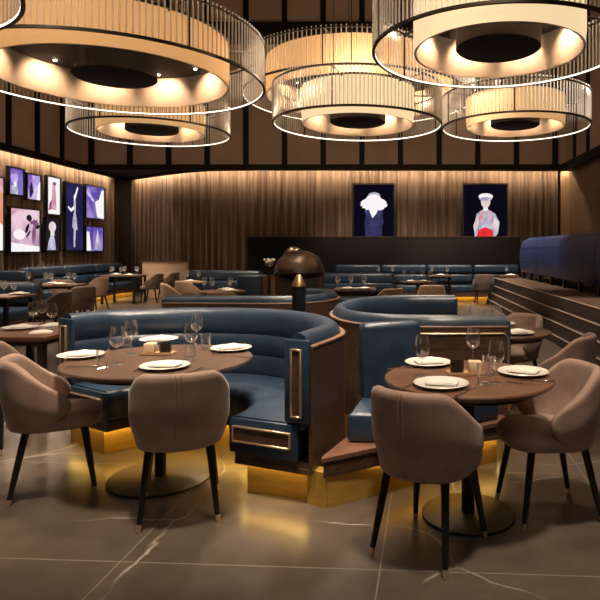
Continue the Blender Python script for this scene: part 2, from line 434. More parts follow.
def screen(label, orgn, uax, w, z0, z1, bg, shapes, nrm, group):
    """orgn = left end (seen from the room) on the wall; uax = unit vector to the right; shapes in 0..1 units"""
    ux, uy = uax; nx, ny = nrm; cx, cy = orgn[0]+ux*w/2, orgn[1]+uy*w/2
    rt = thing('wall_picture', label, 'picture', (cx, cy, z0), 0, group)
    h = z1-z0; rz = math.atan2(uy, ux); b = .035
    fr = MB()
    def bar(u, v, du, dv, dep, back): fr.box((cx+ux*(u-w/2)+nx*back, cy+uy*(u-w/2)+ny*back, z0+v), (du, dep, dv), rz=rz)
    bar(w/2, h/2, w-.01, h-.01, .05, .025)
    bar(w/2, b/2, w, b, .09, .045); bar(w/2, h-b/2, w, b, .09, .045); bar(b/2, h/2, b, h, .09, .045); bar(w-b/2, h/2, b, h, .09, .045)
    fr.build('frame', M['black'], rt, off=rt.location)
    mats = []; mb = MB()
    def lay(poly, m, lev):
        if m not in mats: mats.append(m)
        mb.mi = mats.index(m)
        dd = .055+.003*lev
        vs = [mb.bm.verts.new((cx+ux*((min(max(u,0),1)-.5)*(w-2*b))+nx*dd, cy+uy*((min(max(u,0),1)-.5)*(w-2*b))+ny*dd, z0+b+min(max(v,0),1)*(h-2*b))) for u,v in poly]
        f = mb.face(vs, False)
        ed = bmesh.ops.triangulate(mb.bm, faces=[f]) if f and len(poly) > 4 else None
    lay([(0,0),(1,0),(1,1),(0,1)], sc_of(bg), 0)
    for i,(poly, m) in enumerate(shapes): lay(poly, sc_of(m), 1+i)
    d = mb.build('display', mats, rt, off=rt.location, sharp=0)
    return rt
def sc_of(n): return SC[n]
fig_dance = [(ell(.52,.80,.05,.05),'white'), ([(.46,.76),(.58,.76),(.56,.62),(.62,.42),(.56,.22),(.55,.04),(.45,.04),(.47,.22),(.42,.42),(.47,.60)],'pale'),
             ([(.50,.74),(.56,.78),(.72,.95),(.66,.97),(.52,.84)],'white'), ([(.48,.68),(.30,.62),(.14,.66),(.13,.63),(.30,.57),(.48,.62)],'white'), ([(.40,.5),(.60,.5),(.66,.30),(.36,.34)],'pale')]
fig_plant = [(jag(.62,.80,.10,.09,14,.5,3),'inkblack'), (ell(.55,.55,.05,.13,14,-.5),'inkblack'), (jag(.80,.70,.16,.10,14,.6,5),'plum'), (ell(.78,.42,.07,.24,16,-.1),'plum'), (ell(.58,.42,.03,.12,10,-.7),'inkblack'), (ell(.9,.6,.08,.05,12,.4),'inkblack')]
fig_hair = [([(.30,.0),(.33,.14),(.27,.30),(.30,.44),(.40,.42),(.50,.30),(.62,.42),(.72,.46),(.74,.30),(.66,.14),(.70,.0)],'body'), ([(.30,.44),(.27,.52),(.40,.58),(.46,.46),(.42,.40)],'body2'), ([(.72,.46),(.74,.53),(.60,.58),(.55,.46),(.60,.40)],'body2'),
            (jag(.50,.635,.34,.13,34,.4,8),'white'), ([(.36,.62),(.64,.62),(.58,.48),(.47,.38),(.40,.50)],'white'), (ell(.50,.70,.20,.13),'white'), (ell(.51,.79,.15,.07),'pale'), (ell(.50,.73,.17,.09),'white')]
fig_guard = [([(.26,.0),(.24,.22),(.30,.46),(.44,.54),(.58,.54),(.74,.46),(.84,.30),(.80,.10),(.70,.0)],'pale'), ([(.28,.0),(.34,.16),(.50,.22),(.68,.16),(.70,.0)],'red'), ([(.33,.36),(.40,.52),(.47,.54),(.45,.30)],'rose'), ([(.66,.38),(.62,.52),(.55,.54),(.56,.30)],'rose'),
             ([(.26,.10),(.22,.24),(.32,.44),(.36,.30)],'skin'), ([(.78,.14),(.82,.30),(.72,.42),(.68,.24)],'skin'), ([(.46,.52),(.56,.52),(.56,.62),(.46,.62)],'white'), (ell(.51,.68,.11,.11),'skin'), (ell(.51,.78,.17,.06),'white'), (ell(.51,.735,.15,.035),'pale')]
def left_pic(label, px0, px1, ytop, ybot, bg, shapes):
    X = -9.18
    d0, d1 = 9.18*F/(CX-px0), 9.18*F/(CX-px1); dm = (d0+d1)/2
    z1 = H-(ytop-CY)*dm/F; z0 = H-(ybot-CY)*dm/F
    screen(label, (X, d0), (0,1), d1-d0, z0, z1, bg, shapes, (1,0), 'lit pictures on the left curtain')
left_pic('lit picture cut off by the left edge of the photo, orange above white', -14, 1.5, 176, 252, 'white', [([(0,.5),(1,.35),(1,1),(0,1)],'orange'), ([(0,.9),(1,.8),(1,1),(0,1)],'rose')])
left_pic('upper lit picture in violet with a pale head, leftmost of the top row', 5.5, 21.5, 167.5, 196, 'violet', [(ell(.38,.66,.26,.28),'lilac'), ([(.1,.0),(.2,.34),(.55,.4),(.68,.12),(.6,0)],'pale'), (ell(.34,.88,.3,.1),'purple'), (ell(.42,.4,.10,.10),'white')])
left_pic('small violet and white lit picture, second of the top row', 23.5, 38.5, 174, 201, 'lilac', [([(0,0),(.35,.0),(.55,.5),(.4,1),(0,1)],'purple'), ([(.2,.0),(.5,.3),(.36,.75),(.2,.5)],'navyblue'), ([(.75,0),(1,0),(1,.8),(.8,.6)],'white')])
left_pic('large pale pink lit picture of a dark branching flower', 6.5, 38, 208, 253, 'pinkwhite', [([(0,0),(1,0),(1,.12),(0,.22)],'white'), ([(0,.8),(.3,1),(0,1)],'rose'), (ell(.3,.4,.2,.12),'white')] + fig_plant)
left_pic('narrow white lit picture with a rose coloured column shape', 44, 58.5, 176.5, 215.5, 'white', [([(.30,.12),(.72,.12),(.62,.5),(.64,.85),(.42,.85),(.40,.5)],'rose'), ([(.10,.10),(.30,.12),(.34,.38),(.2,.3)],'plum'), (ell(.55,.84,.14,.05),'plum')])
left_pic('black lit picture of a pale standing statue under the narrow white one', 42.5, 58, 218, 252, 'inkblack', [([(.12,.02),(.75,.02),(.68,.30),(.58,.5),(.36,.5),(.22,.28)],'pale'), (ell(.48,.76,.26,.17),'skin'), ([(.34,.48),(.62,.48),(.62,.66),(.34,.66)],'skin'), (ell(.4,.2,.12,.14),'lilac')])
left_pic('tall dark blue lit picture of a white dancer', 62.5, 81.5, 183, 251, 'navyblue', fig_dance)
left_pic('deep violet lit picture with a large white wing shape, right end of the top row', 83, 102.5, 186, 219.5, 'violet', [([(1,.0),(1,.95),(.86,.92),(.72,.62),(.50,.52),(.56,.40),(.68,.26),(.62,.04)],'white'), ([(.0,.78),(.14,.96),(.30,.72),(.46,.56),(.40,.5),(.2,.64)],'lilac')])
left_pic('small violet lit picture of two pale figures, lowest at the right end', 83, 101.5, 226, 252, 'violet', [([(.0,.02),(.30,.02),(.26,.45),(.20,.8),(.06,.8)],'white'), ([(.34,0),(.38,0),(.38,1),(.34,1)],'inkblack'), ([(.50,.05),(.85,.05),(.78,.5),(.68,.95),(.6,.6)],'pale')])
def back_pic(label, px0, px1, bg, shapes):
    d = 16.98
    screen(label, (PX(px0,d), 17.02), (1,0), PX(px1,d)-PX(px0,d), H-(238-CY)*d/F-.06, H-(183.5-CY)*d/F, bg, shapes, (0,-1), 'portraits above the low dark wall')
back_pic('dark lit portrait of a person with white hair hiding the face in both hands', 352.5, 395, 'night', fig_hair)
back_pic('dark lit portrait of a person in a white cap and red and white uniform', 462.5, 507.5, 'night', fig_guard)
# ================================================================ CHANDELIERS
def chandelier(label, cx, cy, zb, rr, rd, rod_h, drum_h, shade, nrods, individual, lamp_e, nl, up=110):
    rt = thing('ring_chandelier', label, 'chandelier', (cx,cy,zb), 0, 'round glass rod chandeliers')
    npl = int(2*PI*rd/.055); seg = npl*2
    mb = MB(); wav = lambda i, z: (.007 if i % 2 else -.007) if z > .115 else 0
    mb.lathe([(rd,0.),(rd,.11),(rd,.12),(rd,drum_h)], seg=seg, wav=wav)
    mb.build('drum_shade', shade, rt, sharp=0)
    mb = MB(); mb.lathe([(rd-.02,0.),(rd-.02,drum_h)], seg=72); mb.lathe([(rd-.021,0.0),(rd+.001,0.0)], seg=72); mb.build('shade_lining', M['lining'], rt, sharp=30)
    mb = MB(); mb.lathe([(rd+.012,drum_h-.02),(rd+.012,drum_h+.01),(rd-.03,drum_h+.01),(rd-.03,drum_h-.02)], seg=72); mb.build('drum_rim', M['bronze_dark'], rt)
    mb = MB(); mb.lathe([(rd*.985-.02,drum_h*.76),(rd*.985-.02,drum_h*.76+.03),(0,drum_h*.76+.03)], seg=64); mb.lathe([(rd*.985-.02,drum_h*.76),(0,drum_h*.76)], seg=64); mb.build('top_plate', M['black_matte'], rt)
    rc = rd*.36 if rr > 1.5 else rd*.5
    mb = MB(); mb.lathe([(0,.03),(rc-.02,.03),(rc,.045),(rc,drum_h*.76),(0,drum_h*.76)], seg=48); mb.build('centre_can', M['black_matte'], rt)
    # outer ring with inward facing light strip
    mb = MB(); mb.lathe([(rr-.012,-.012),(rr+.016,-.012),(rr+.016,.014),(rr-.012,.014),(rr-.012,-.012)], seg=96); mb.build('outer_ring', M['bronze_dark'], rt)
    mb = MB(); mb.lathe([(rr-.014,-.009),(rr-.014,.009)], seg=96); mb.build('light_strip', M['led_ring'], rt)
    mb = MB(); mb.lathe([(rr-.01,rod_h-.012),(rr+.014,rod_h-.012),(rr+.014,rod_h+.006),(rr-.01,rod_h+.006),(rr-.01,rod_h-.012)], seg=96); mb.build('top_ring', M['bronze_dark'], rt)
    for k in range(6):
        a = 2*PI*(k+.3)/6
        mb = MB(); mb.tube([(rd*math.cos(a),rd*math.sin(a),drum_h-.03),(rr*math.cos(a),rr*math.sin(a),rod_h-.004)], .011, 6); mb.build('spoke', M['bronze_dark'], rt)
        mb = MB(); mb.tube([(rr*math.cos(a),rr*math.sin(a),0),(rr*math.cos(a),rr*math.sin(a),rod_h)], .011, 6); mb.build('post', M['bronze_dark'], rt)
    if individual:
        mb = MB(); mb.tube([(0,0,.02),(0,0,rod_h+.035)], .009, 6); r0 = mb.build('glass_rod', M['rod_glass'], rt)
        spots_ = sorted(range(nrods), key=lambda k: cy+rr*math.sin(2*PI*(k+.5)/nrods))
        for n_, k in enumerate(spots_[:100]):
            a = 2*PI*(k+.5)/nrods
            r = r0 if n_ == 0 else r0.copy()
            if n_: COL.objects.link(r); r.parent = rt
            r.location = (rr*math.cos(a)+.004*math.cos(a), rr*math.sin(a)+.004*math.sin(a), 0)
        mb = MB()
        for k in spots_[100:]:
            a = 2*PI*(k+.5)/nrods
            mb.tube([(rr*math.cos(a),rr*math.sin(a),.02),(rr*math.cos(a),rr*math.sin(a),rod_h+.035)], .009, 6)
        o = mb.build('glass_rods', M['rod_glass'], rt); o['kind'] = 'stuff'
    else:
        mb = MB()
        for k in range(nrods):
            a = 2*PI*(k+.5)/nrods
            mb.tube([(rr*math.cos(a),rr*math.sin(a),.02),(rr*math.cos(a),rr*math.sin(a),rod_h+.035)], .009, 5)
        o = mb.build('glass_rods', M['rod_glass'], rt); o['kind'] = 'stuff'
    for k in range(3):
        a = 2*PI*k/3+.4
        mb = MB(); mb.tube([(rd*.6*math.cos(a),rd*.6*math.sin(a),drum_h*.76+.03),(rd*.6*math.cos(a),rd*.6*math.sin(a),ZC-zb)], .008, 6); mb.build('hanging_rod', M['black_matte'], rt)
    for k in range(nl):
        a = 2*PI*(k+.35)/nl; rl = rd*.80
        mb = MB(); mb.lathe([(0,-.012),(.016,-.01),(.02,0),(0,.004)], c=(rl*math.cos(a),rl*math.sin(a),drum_h*.76-.012), seg=10); mb.build('downlight', M['led_dot'], rt)
        ld = bpy.data.lights.new('downlight_lamp', 'SPOT'); ld.energy = lamp_e; ld.color = (1.,.66,.40); ld.spot_size = math.radians(125); ld.spot_blend = .5; ld.shadow_soft_size = .05
        lo = bpy.data.objects.new('downlight_lamp', ld); COL.objects.link(lo); lo.parent = rt
        lo.location = (rl*math.cos(a), rl*math.sin(a), drum_h*.76-.06); lo.rotation_euler = Vector((math.cos(a),math.sin(a),-.75)).to_track_quat('-Z','Y').to_euler()
    ul = bpy.data.lights.new('added_uplight', 'POINT'); ul.energy = up; ul.color = (1.,.74,.5); ul.shadow_soft_size = .15  # added uplight without a fitting, brightens the upper walls and ceiling
    uo = bpy.data.objects.new('added_uplight', ul); COL.objects.link(uo); uo.parent = rt; uo.location = (0,0,drum_h+.25)
    return rt
chandelier('largest chandelier with golden pleated drum filling the upper left', -3.2, 6.75, 3.36, 1.66, 1.25, .49, .50, M['shade_gold'], 190, True, 13, 10)
chandelier('bright cream chandelier cut by the top edge at upper right', PX(498,5.7), 5.7, 3.33, 1.2, .81, .48, .50, M['shade_cream'], 150, True, 13, 8)
chandelier('cream glass rod chandelier hanging in the centre above the aisle', PX(358,8.5), 8.5, 3.22, 1.2, .80, .52, .52, M['shade_cream'], 150, True, 11, 8)
chandelier('smaller amber chandelier behind the bright one at right', PX(515,9.8), 9.8, 3.45, 1.2, .80, .5, .5, M['shade_amber'], 130, False, 10, 8)
chandelier('smaller amber chandelier partly hidden below the largest one at left', PX(152,9.9), 9.9, 3.38, 1.26, .84, .5, .5, M['shade_amber'], 130, False, 10, 8)
chandelier('wide golden chandelier hanging higher behind the central one', PX(360,10.6), 10.6, 4.12, 2.05, 1.65, .55, .62, M['shade_gold'], 170, False, 14, 10)
chandelier('chandelier of which only a lit rim shows in the top left corner', -3.50, 3.3, 3.07, 1.2, .8, .5, .5, M['shade_amber'], 120, False, 10, 8)
# ================================================================ BOOTHS
def booth_rows(out_pts, in_pts, prof, n, t0=0., t1=1.):
    A = catmull(out_pts, n, t0, t1); B = catmull(in_pts, n, t0, t1)
    return [[(a.x+(b.x-a.x)*u, a.y+(b.y-a.y)*u, z) for u, z in prof] for a, b in zip(A, B)]
def rect(u0,u1,z0,z1): return [(u0,z0),(u1,z0),(u1,z1),(u0,z1)]
def roundrect(u0,u1,z0,z1,r,ru=None,n=4):
    ru = ru or r; o = []
    for cu,cz,a0 in ((u1-ru,z1-r,0),(u0+ru,z1-r,90),(u0+ru,z0+r,180),(u1-ru,z0+r,270)):
        for k in range(n+1):
            a = math.radians(a0+90*k/n); o.append((cu+ru*math.cos(a), cz+r*math.sin(a)))
    return o
def end_trim(rt, P_out, P_in, sgn_n, u0, u1, z0, z1, name, off):
    """brass framed dark inlay on the end face of a booth"""
    e = (P_in-P_out); L = e.length; e.normalize(); nn = Vector(sgn_n).normalized()
    rz = math.atan2(e.y, e.x)
    def at(u, push): return P_out + e*(u*L) + nn*push
    w = (u1-u0)*L; um = (u0+u1)/2
    mb = MB(); c = at(um,.004); mb.box((c.x,c.y,(z0+z1)/2),(w-.01,.012,z1-z0-.01), rz=rz)
    a = mb.build(name, M['walnut'], rt, off=off)
    mb = MB(); t = .011
    for uu in (u0,u1):
        c = at(uu,.007); mb.box((c.x,c.y,(z0+z1)/2),(t,.018,z1-z0+t), rz=rz, bev=.002, seg=1)
    for zz in (z0,z1):
        c = at(um,.007); mb.box((c.x,c.y,zz),(w,.018,t), rz=rz, bev=.002, seg=1)
    b = mb.build('brass_frame', M['brass_pale'], a, off=(0,0,0))
    bm_off(b, off)
def bm_off(o, off):
    for v in o.data.vertices: v.co.x -= off[0]; v.co.y -= off[1]; v.co.z -= off[2]
def booth(label, out_pts, in_pts, n=48, top=.945, trims=(True,True), inlay=None, led=True, group='curved blue booths', end_in=.022):
    cx = sum(p[0] for p in out_pts)/len(out_pts); cy = sum(p[1] for p in out_pts)/len(out_pts)
    rt = thing('booth_sofa', label, 'booth', (cx,cy,0), 0, group); off = (cx,cy,0)
    def sw(name, prof, m, t0=0., t1=1., sharp=40, nn=n): 
        mb = MB(); mb.sweep(booth_rows(out_pts, in_pts, prof, nn, t0, t1)); return mb.build(name, m, rt, off=off, sharp=sharp)
    e = end_in
    sw('plinth', rect(.07,.84,0,.195), M['gold'], e, 1-e)
    sw('base_board', rect(.03,.97,.195,.235), M['walnut'], .004, .996)
    sw('base_lip', rect(.95,.97,.172,.20), M['walnut'], .004, .996)
    sw('outer_casing', rect(0,.045,.195,top-.06), M['walnut'])
    sw('top_rim', roundrect(-.010,.055,top-.065,top-.048,.008,.012,2), M['rim_wood'])
    sw('seat_cushion', roundrect(.16,1.02,.235,.455,.06,.08), M['blue'])
    sw('backrest_roll', superell(.17,.52,.13,.105,20,2.8), M['blue'])
    sw('backrest_roll', superell(.165,.685,.135,.10,20,2.6), M['blue'])
    sw('backrest_roll', superell(.165,top-.095,.125,.116,22,2.3), M['blue'])
    A = catmull(out_pts, 60); B = catmull(in_pts, 60)
    if led:
        Q = [a+(b-a)*.905 for a,b in zip(A,B)]
        k = max(1,int(60*e*.6))
        pts = [A[k]+(B[k]-A[k])*.1] + Q[k:60-k] + [A[59-k]+(B[59-k]-A[59-k])*.1]
        mb = MB(); mb.tube([(p.x,p.y,.183) for p in pts], .007, 5); mb.build('light_strip', M['led_amber'], rt, off=off)
        # outer line
        P2 = [a+(b-a)*.09 for a,b in zip(A,B)][k:60-k]
        mb = MB(); mb.tube([(p.x,p.y,.183) for p in P2], .006, 5); mb.build('light_strip', M['led_amber'], rt, off=off)
    for flag, Po, Pi, Pn in ((trims[0], A[0], B[0], A[0]-A[1]+B[0]-B[1]), (trims[1], A[-1], B[-1], A[-1]-A[-2]+B[-1]-B[-2])):
        e_ = (Pi-Po).normalized(); nn = Vector((e_.y,-e_.x,0))
        if nn.dot(Pn) < 0: nn = -nn
        # flat end plates closing cushions
        L = (Pi-Po).length; rz = math.atan2(e_.y,e_.x)
        mb = MB(); c = Po+e_*(L*.17)+nn*.006; mb.box((c.x,c.y,(.46+top-.015)/2+.0),(L*.30,.03,top-.015-.46), rz=rz, bev=.012); mb.build('end_panel', M['blue'], rt, off=off)
        mb = MB(); c = Po+e_*(L*.59)+nn*.006; mb.box((c.x,c.y,.345),(L*.86,.03,.205), rz=rz, bev=.012); mb.build('end_panel', M['blue'], rt, off=off)
        mb = MB(); c = Po+e_*(L*.5)-nn*.008; mb.box((c.x,c.y,.186),(L*.94,.014,.03), rz=rz); mb.build('base_lip', M['walnut'], rt, off=off)
        if flag:
            end_trim(rt, Po+nn*.021, Pi+nn*.021, nn, .11, .22, .50, top-.07, 'inlay_panel', off)
            end_trim(rt, Po+nn*.021, Pi+nn*.021, nn, .24, .95, .315, .40, 'inlay_panel', off)
    if inlay:
        t0, t1, zi = inlay
        A2 = catmull(out_pts, 40, t0, t1); B2 = catmull(in_pts, 40, t0, t1)
        q = [a-(b-a)*.006 for a,b in zip(A2,B2)]
        pts = [(q[0].x,q[0].y,.30)]+[(q[0].x,q[0].y,zi-.04)] + [(p.x,p.y,zi) for p in q[1:]]
        mb = MB(); mb.tube(pts, .007, 6); mb.build('brass_inlay', M['brass_pale'], rt, off=off)
    return rt
booth('big curved navy booth wrapping the front left table', 
      [(-2.50,4.40),(-2.2,4.72),(-1.62,4.88),(-1.0,4.78),(-.55,4.42),(-.33,3.88),(-.46,3.29)],
      [(-1.98,4.07),(-1.85,4.19),(-1.5,4.28),(-1.15,4.2),(-.98,3.97),(-.93,3.72),(-.965,3.50)], n=72)
booth('navy booth with walnut back rising behind the front right table', 
      [(.80,4.16),(.15,4.16),(-.35,4.42),(-.56,5.1),(-.38,5.85),(.05,6.2),(.62,6.2)],
      [(.78,4.66),(.3,4.68),(.03,4.82),(-.05,5.15),(.02,5.5),(.25,5.64),(.62,5.66)], n=64, trims=(False,False), inlay=(0.0,.26,.845), group='curved blue booths')
booth('curved navy booth directly behind the big front booth, open to the left',
      [(-2.35,5.98),(-1.2,5.92),(-.80,6.1),(-.62,6.6),(-.76,7.1),(-1.15,7.3)],
      [(-2.35,6.5),(-1.4,6.42),(-1.2,6.5),(-1.14,6.6),(-1.16,6.7),(-1.25,6.8)], n=48, trims=(False,False), led=False)
for o_ in list(COL.objects):
    if o_.get('label','').startswith('big curved navy booth'):
        MB().poly([(-.379,3.272),(-.393,3.36),(-.46,3.40),(-.495,3.332)],0,.195).build('plinth', M['gold'], o_, off=o_.location)
# ---- bench at the right table (shares its corner with the big booth)
rt = thing('corner_bench', 'navy corner bench seat on gold plinth beside the front right table', 'bench', (.2,3.8,0)); off = (.2,3.8,0)
MB().poly([(-.377,3.273),(.69,4.0),(.69,4.09),(-.24,4.09),(-.235,3.85),(-.39,3.36)],0,.195).build('plinth', M['gold'], rt, off=off)
MB().poly([(-.405,3.24),(.755,3.965),(.755,4.11),(-.215,4.11),(-.215,3.88),(-.40,3.30)],.262,.286).build('ledge', M['ledge'], rt, off=off)
MB().poly([(-.395,3.255),(.745,3.975),(.745,4.11),(-.215,4.11),(-.215,3.88),(-.39,3.30)],.195,.2615).build('base_board', M['walnut'], rt, off=off)
MB().poly([(-.395,3.252),(.755,3.968),(.755,3.985),(-.395,3.27)],.175,.196).build('base_lip', M['walnut'], rt, off=off)
mb = MB(); mb.poly([(-.29,3.51),(-.10,3.50),(.70,3.99),(.70,4.11),(-.20,4.11),(-.20,3.80)],.286,.46)
bmesh.ops.bevel(mb.bm, geom=list(mb.bm.edges), offset=.025, segments=3, profile=.5, affect='EDGES')
for f in mb.bm.faces: f.smooth = True
mb.build('seat_cushion', M['blue'], rt, off=off)
a = math.atan2(.14,.40)
mb = MB(); mb.box((-.035,4.0,.69),(.42,.13,.515), rz=a, bev=.04, seg=4); mb.build('back_cushion', M['blue'], rt, off=off)
mb = MB(); mb.tube([(-.385,3.268,.184),(.70,3.975,.184)], .007, 5); mb.build('light_strip', M['led_amber'], rt, off=off)
# ---- straight benches in the room
def bench(label, x0, x1, y, face=-1, depth=.62, top=.95, group='straight blue benches', led=True, rz=0., cx=None):
    """straight upholstered bench: back at y, seat towards face*Y; rotated about its centre by rz"""
    L = x1-x0; rt = thing('banquette', label, 'bench', ((x0+x1)/2,y,0), rz, group)
    f = face
    MB().box((0,f*(depth*.5-.05),.09),(L-.1,depth-.2,.18)).build('plinth', M['gold'], rt)
    MB().box((0,f*depth*.47,.23),(L,depth*.94,.09)).build('base_board', M['walnut'], rt)
    MB().box((0,-f*.02,.5),(L,.06,top-.1)).build('back_board', M['walnut'], rt)
    n = max(1, round(L/1.4))
    for k in range(n):
        w = L/n; x = -L/2+w*(k+.5)
        MB().box((x,f*(depth*.55),.365),(w-.01,depth*.86,.18), bev=.04, seg=3).build('seat_cushion', M['blue'], rt)
        MB().box((x,f*.09,.63),(w-.012,.16,.22), bev=.05, seg=3).build('back_cushion', M['blue'], rt)
        MB().box((x,f*.08,top-.11),(w-.008,.20,.24), bev=.07, seg=4).build('back_cushion', M['blue'], rt)
    MB().box((0,f*(depth*.93),.165),(L,.02,.05)).build('base_lip', M['walnut'], rt)
    if led:
        mb = MB(); mb.tube([(-L/2+.03,f*(depth-.085),.172),(L/2-.03,f*(depth-.085),.172)], .008, 5); mb.build('light_strip', M['led_amber'], rt)
    return rt
bench('long navy banquette against the low black wall at the back', PX(335,16.4), PX(519,16.4), 16.55, -1, .62, 1.0)
bench('navy banquette along the back left, behind the blue square bench end', PX(186,13.2), PX(262,13.2), 13.3, -1, .6, .95)
bench('navy bench back right of the bronze dome', PX(322,12.3), PX(394,12.3), 12.5, -1, .6, .93)
bench('navy banquette running along the left curtain under the pictures', -2.4, 2.4, 15.8, -1, .66, 1.0, rz=PI/2)
for o_ in COL.objects:
    if o_.get('label','').startswith('navy banquette running along the left'): o_.location = (-8.62, 15.9, 0)
bench('navy bench at the far left below the orange picture', -8.9, PX(30,12.9), 13.0, -1, .6, .95)
bench('navy bench seat low at the left edge behind the dark table', -7.6, PX(30,9.9), 10.2, -1, .9, .85)
# blue bench end standing like a box
rt = thing('bench_end', 'square navy upholstered bench end beside the bronze dome', 'bench', (PX(249.5,11.0), 11.2, 0))
MB().box((0,0,.5),(.46,.5,.90), bev=.03, seg=3).build('cushion', M['blue'], rt); MB().box((0,0,.025),(.40,.44,.05)).build('plinth', M['gold'], rt)
MB().box((.31,.05,.46),(.15,.4,.92)).build('side_board', M['ledge'], rt)
# tan partition far left
rt = thing('partition', 'tan upholstered low partition behind the far left chairs', 'partition', (PX(168,17.2), 17.0, 0))
MB().box((0,.0,.53),(1.3,.1,1.04), bev=.02).build('panel', M['tan'], rt); MB().box((-.02,.0,1.06),(1.34,.14,.03)).build('top_rail', M['rim_wood'], rt)
# upper banquette on the platform
rt = thing('platform_banquette', 'long high backed navy banquette on the raised platform at right', 'bench', (3.5,10.9,.691))
yA, yB_ = 6.0, 15.15
prof = [(3.24,.86),(3.20,.95),(3.185,1.25),(3.20,1.52),(3.25,1.66),(3.36,1.72),(3.52,1.72),(3.66,1.66),(3.74,1.5),(3.76,.86)]
ys = [yA,7.45,9.4,11.35,13.3,yB_]
for a_, b_ in zip(ys, ys[1:]):
    mb = MB(); rows = []
    end = (b_ == yB_)
    m = 16
    for k in range(m+1):
        y = a_+.006+(b_-a_-.012)*k/m
        s = 1.
        if end:
            q = (y-(b_-.45))/.45
            if q > 0: s = 1-.5*(1-math.sqrt(max(0,1-q*q*.98)))
        e2 = min(y-a_, b_-y); s2 = -.012*max(0,1-e2/.05)
        rows.append([(x-s2 if x < 3.5 else x+s2, y, .86+(z-.86)*(1 if z < 1.3 else (1-(1-s)*.35)) + (s2 if z > 1.6 else 0)) for x,z in prof])
    mb.sweep(rows); mb.build('back_section', M['navy'], rt, off=rt.location)
for zz in (1.47,1.15):
    mb = MB(); xx = 3.196 if zz > 1.3 else 3.188
    mb.tube([(xx,yA+.02,zz),(xx,yB_-.02,zz)], .007, 5); mb.build('piping', M['navy'], rt, off=rt.location)
for y in (7.45,8.4,9.4,10.4,11.35,12.3,13.3,14.2,15.0):
    MB().box((3.27,y,.776),(.07,.07,.17)).build('leg', M['black'], rt, off=rt.location)
MB().box((3.9,(yA+yB_)/2,1.0),(.5,yB_-yA-.1,.16), bev=.04).build('seat_cushion', M['navy'], rt, off=rt.location)
for y in (7.0,9.5,12.,14.6): MB().box((4.05,y,.806),(.07,.07,.23)).build('leg', M['black'], rt, off=rt.location)
# ================================================================ CHAIRS
def make_chair():
    rt = thing('dining_chair', 'taupe velvet barrel dining chair', 'chair')
    # wrapped backrest shell
    NS, NV = 26, 9; th = .05
    def pt(s_, v, inner):
        tm = math.radians(92 + 19*smooth01(0,.75,v) - 9*smooth01(.85,1.,v))
        th_ = s_*tm; a = abs(math.degrees(th_))
        top = .805 - .235*smooth01(38,122,a)
        bot = .385
        z = bot + v*(top-bot)
        rx = .262*(.86+.14*smooth01(0,.55,v)); ry = .262*(.86+.14*smooth01(0,.55,v)) + .015*v
        k = 1.
        if inner:
            k = 1 - th/.262
            z = bot + .0 + v*(top-bot)
        ca, sa = math.cos(th_), math.sin(th_); p = 2/2.35
        return Vector((rx*k*math.copysign(abs(sa)**p, sa), -ry*k*math.copysign(abs(ca)**p, ca)-.005, z))
    mb = MB(); O, I = [], []
    for i in range(NS+1):
        s_ = -1+2*i/NS
        O.append([mb.bm.verts.new(pt(s_, j/NV, False)) for j in range(NV+1)])
        I.append([mb.bm.verts.new(pt(s_, j/NV, True)) for j in range(NV+1)])
    for i in range(NS):
        for j in range(NV):
            mb.face([O[i][j],O[i+1][j],O[i+1][j+1],O[i][j+1]]); mb.face([I[i][j],I[i][j+1],I[i+1][j+1],I[i+1][j]])
        mb.face([O[i][NV],O[i+1][NV],I[i+1][NV],I[i][NV]]); mb.face([O[i][0],I[i][0],I[i+1][0],O[i+1][0]])
    for i in (0,NS):
        for j in range(NV): mb.face([O[i][j],O[i][j+1],I[i][j+1],I[i][j]])
    mb.build('backrest', M['velvet'], rt, sharp=0, sub=1)
    # seams down the back
    for sx in (-.012,.012):
        mb = MB(); pts = []
        for j in range(10):
            q = pt(0, .03+.95*j/9., False); pts.append((sx, q.y-.0005, q.z))
        mb.tube(pts, .0022, 5); mb.build('seam', M['velvet'], rt)
    # seat
    mb = MB(); rings = []
    for z, k in ((.385,.86),(.392,.95),(.42,1.0),(.45,.995),(.470,.94),(.480,.80),(.484,.5)):
        row = []
        for i in range(40):
            a = 2*PI*i/40; ca, sa = math.cos(a), math.sin(a); e = 2/2.8
            x = .228*k*math.copysign(abs(ca)**e, ca); y = .022+.252*k*math.copysign(abs(sa)**e, sa)
            if y < 0: x *= 1-.10*min(1,(-y/.22))
            row.append(mb.bm.verts.new((x,y,z)))
        rings.append(row)
    for a_, b_ in zip(rings, rings[1:]):
        for i in range(40): mb.face([a_[i],a_[(i+1)%40],b_[(i+1)%40],b_[i]])
    mb.face(rings[0][::-1]); mb.face(rings[-1])
    mb.build('seat', M['velvet'], rt, sharp=50)
    for sx, sy, fx, fy in ((-1,-1,.195,-.215),(1,-1,.195,-.215),(-1,1,.20,.225),(1,1,.20,.225)):
        tp = Vector((sx*.15, -.13 if sy < 0 else .16, .40)); ft = Vector((sx*fx, fy, 0))
        q = ft + (tp-ft)*.09
        mb = MB(); mb.tube([tp, ft+(tp-ft)*.5, q], [.021,.018,.0135], 12); lg = mb.build('leg', M['black'], rt)
        mb = MB(); mb.tube([q, ft], [.014,.011], 12); mb.build('brass_tip', M['brass_pale'], lg)
    return rt
CH = Proto(make_chair)
R = math.radians
GC = 'taupe barrel chairs'
dark = {M['velvet']: M['velvet_dark']}; tan = {M['velvet']: M['tan']}
CH.put((-2.07,3.57,0), R(29-90), 'taupe barrel chair at front left facing right towards the large table', GC)
CH.put((-1.185,3.26,0), R(108-90), 'taupe barrel chair with its back to the camera at the large left table', GC)
CH.put((.165,2.86,0), R(59-90), 'nearest taupe barrel chair, seen from behind at the front right table', GC)
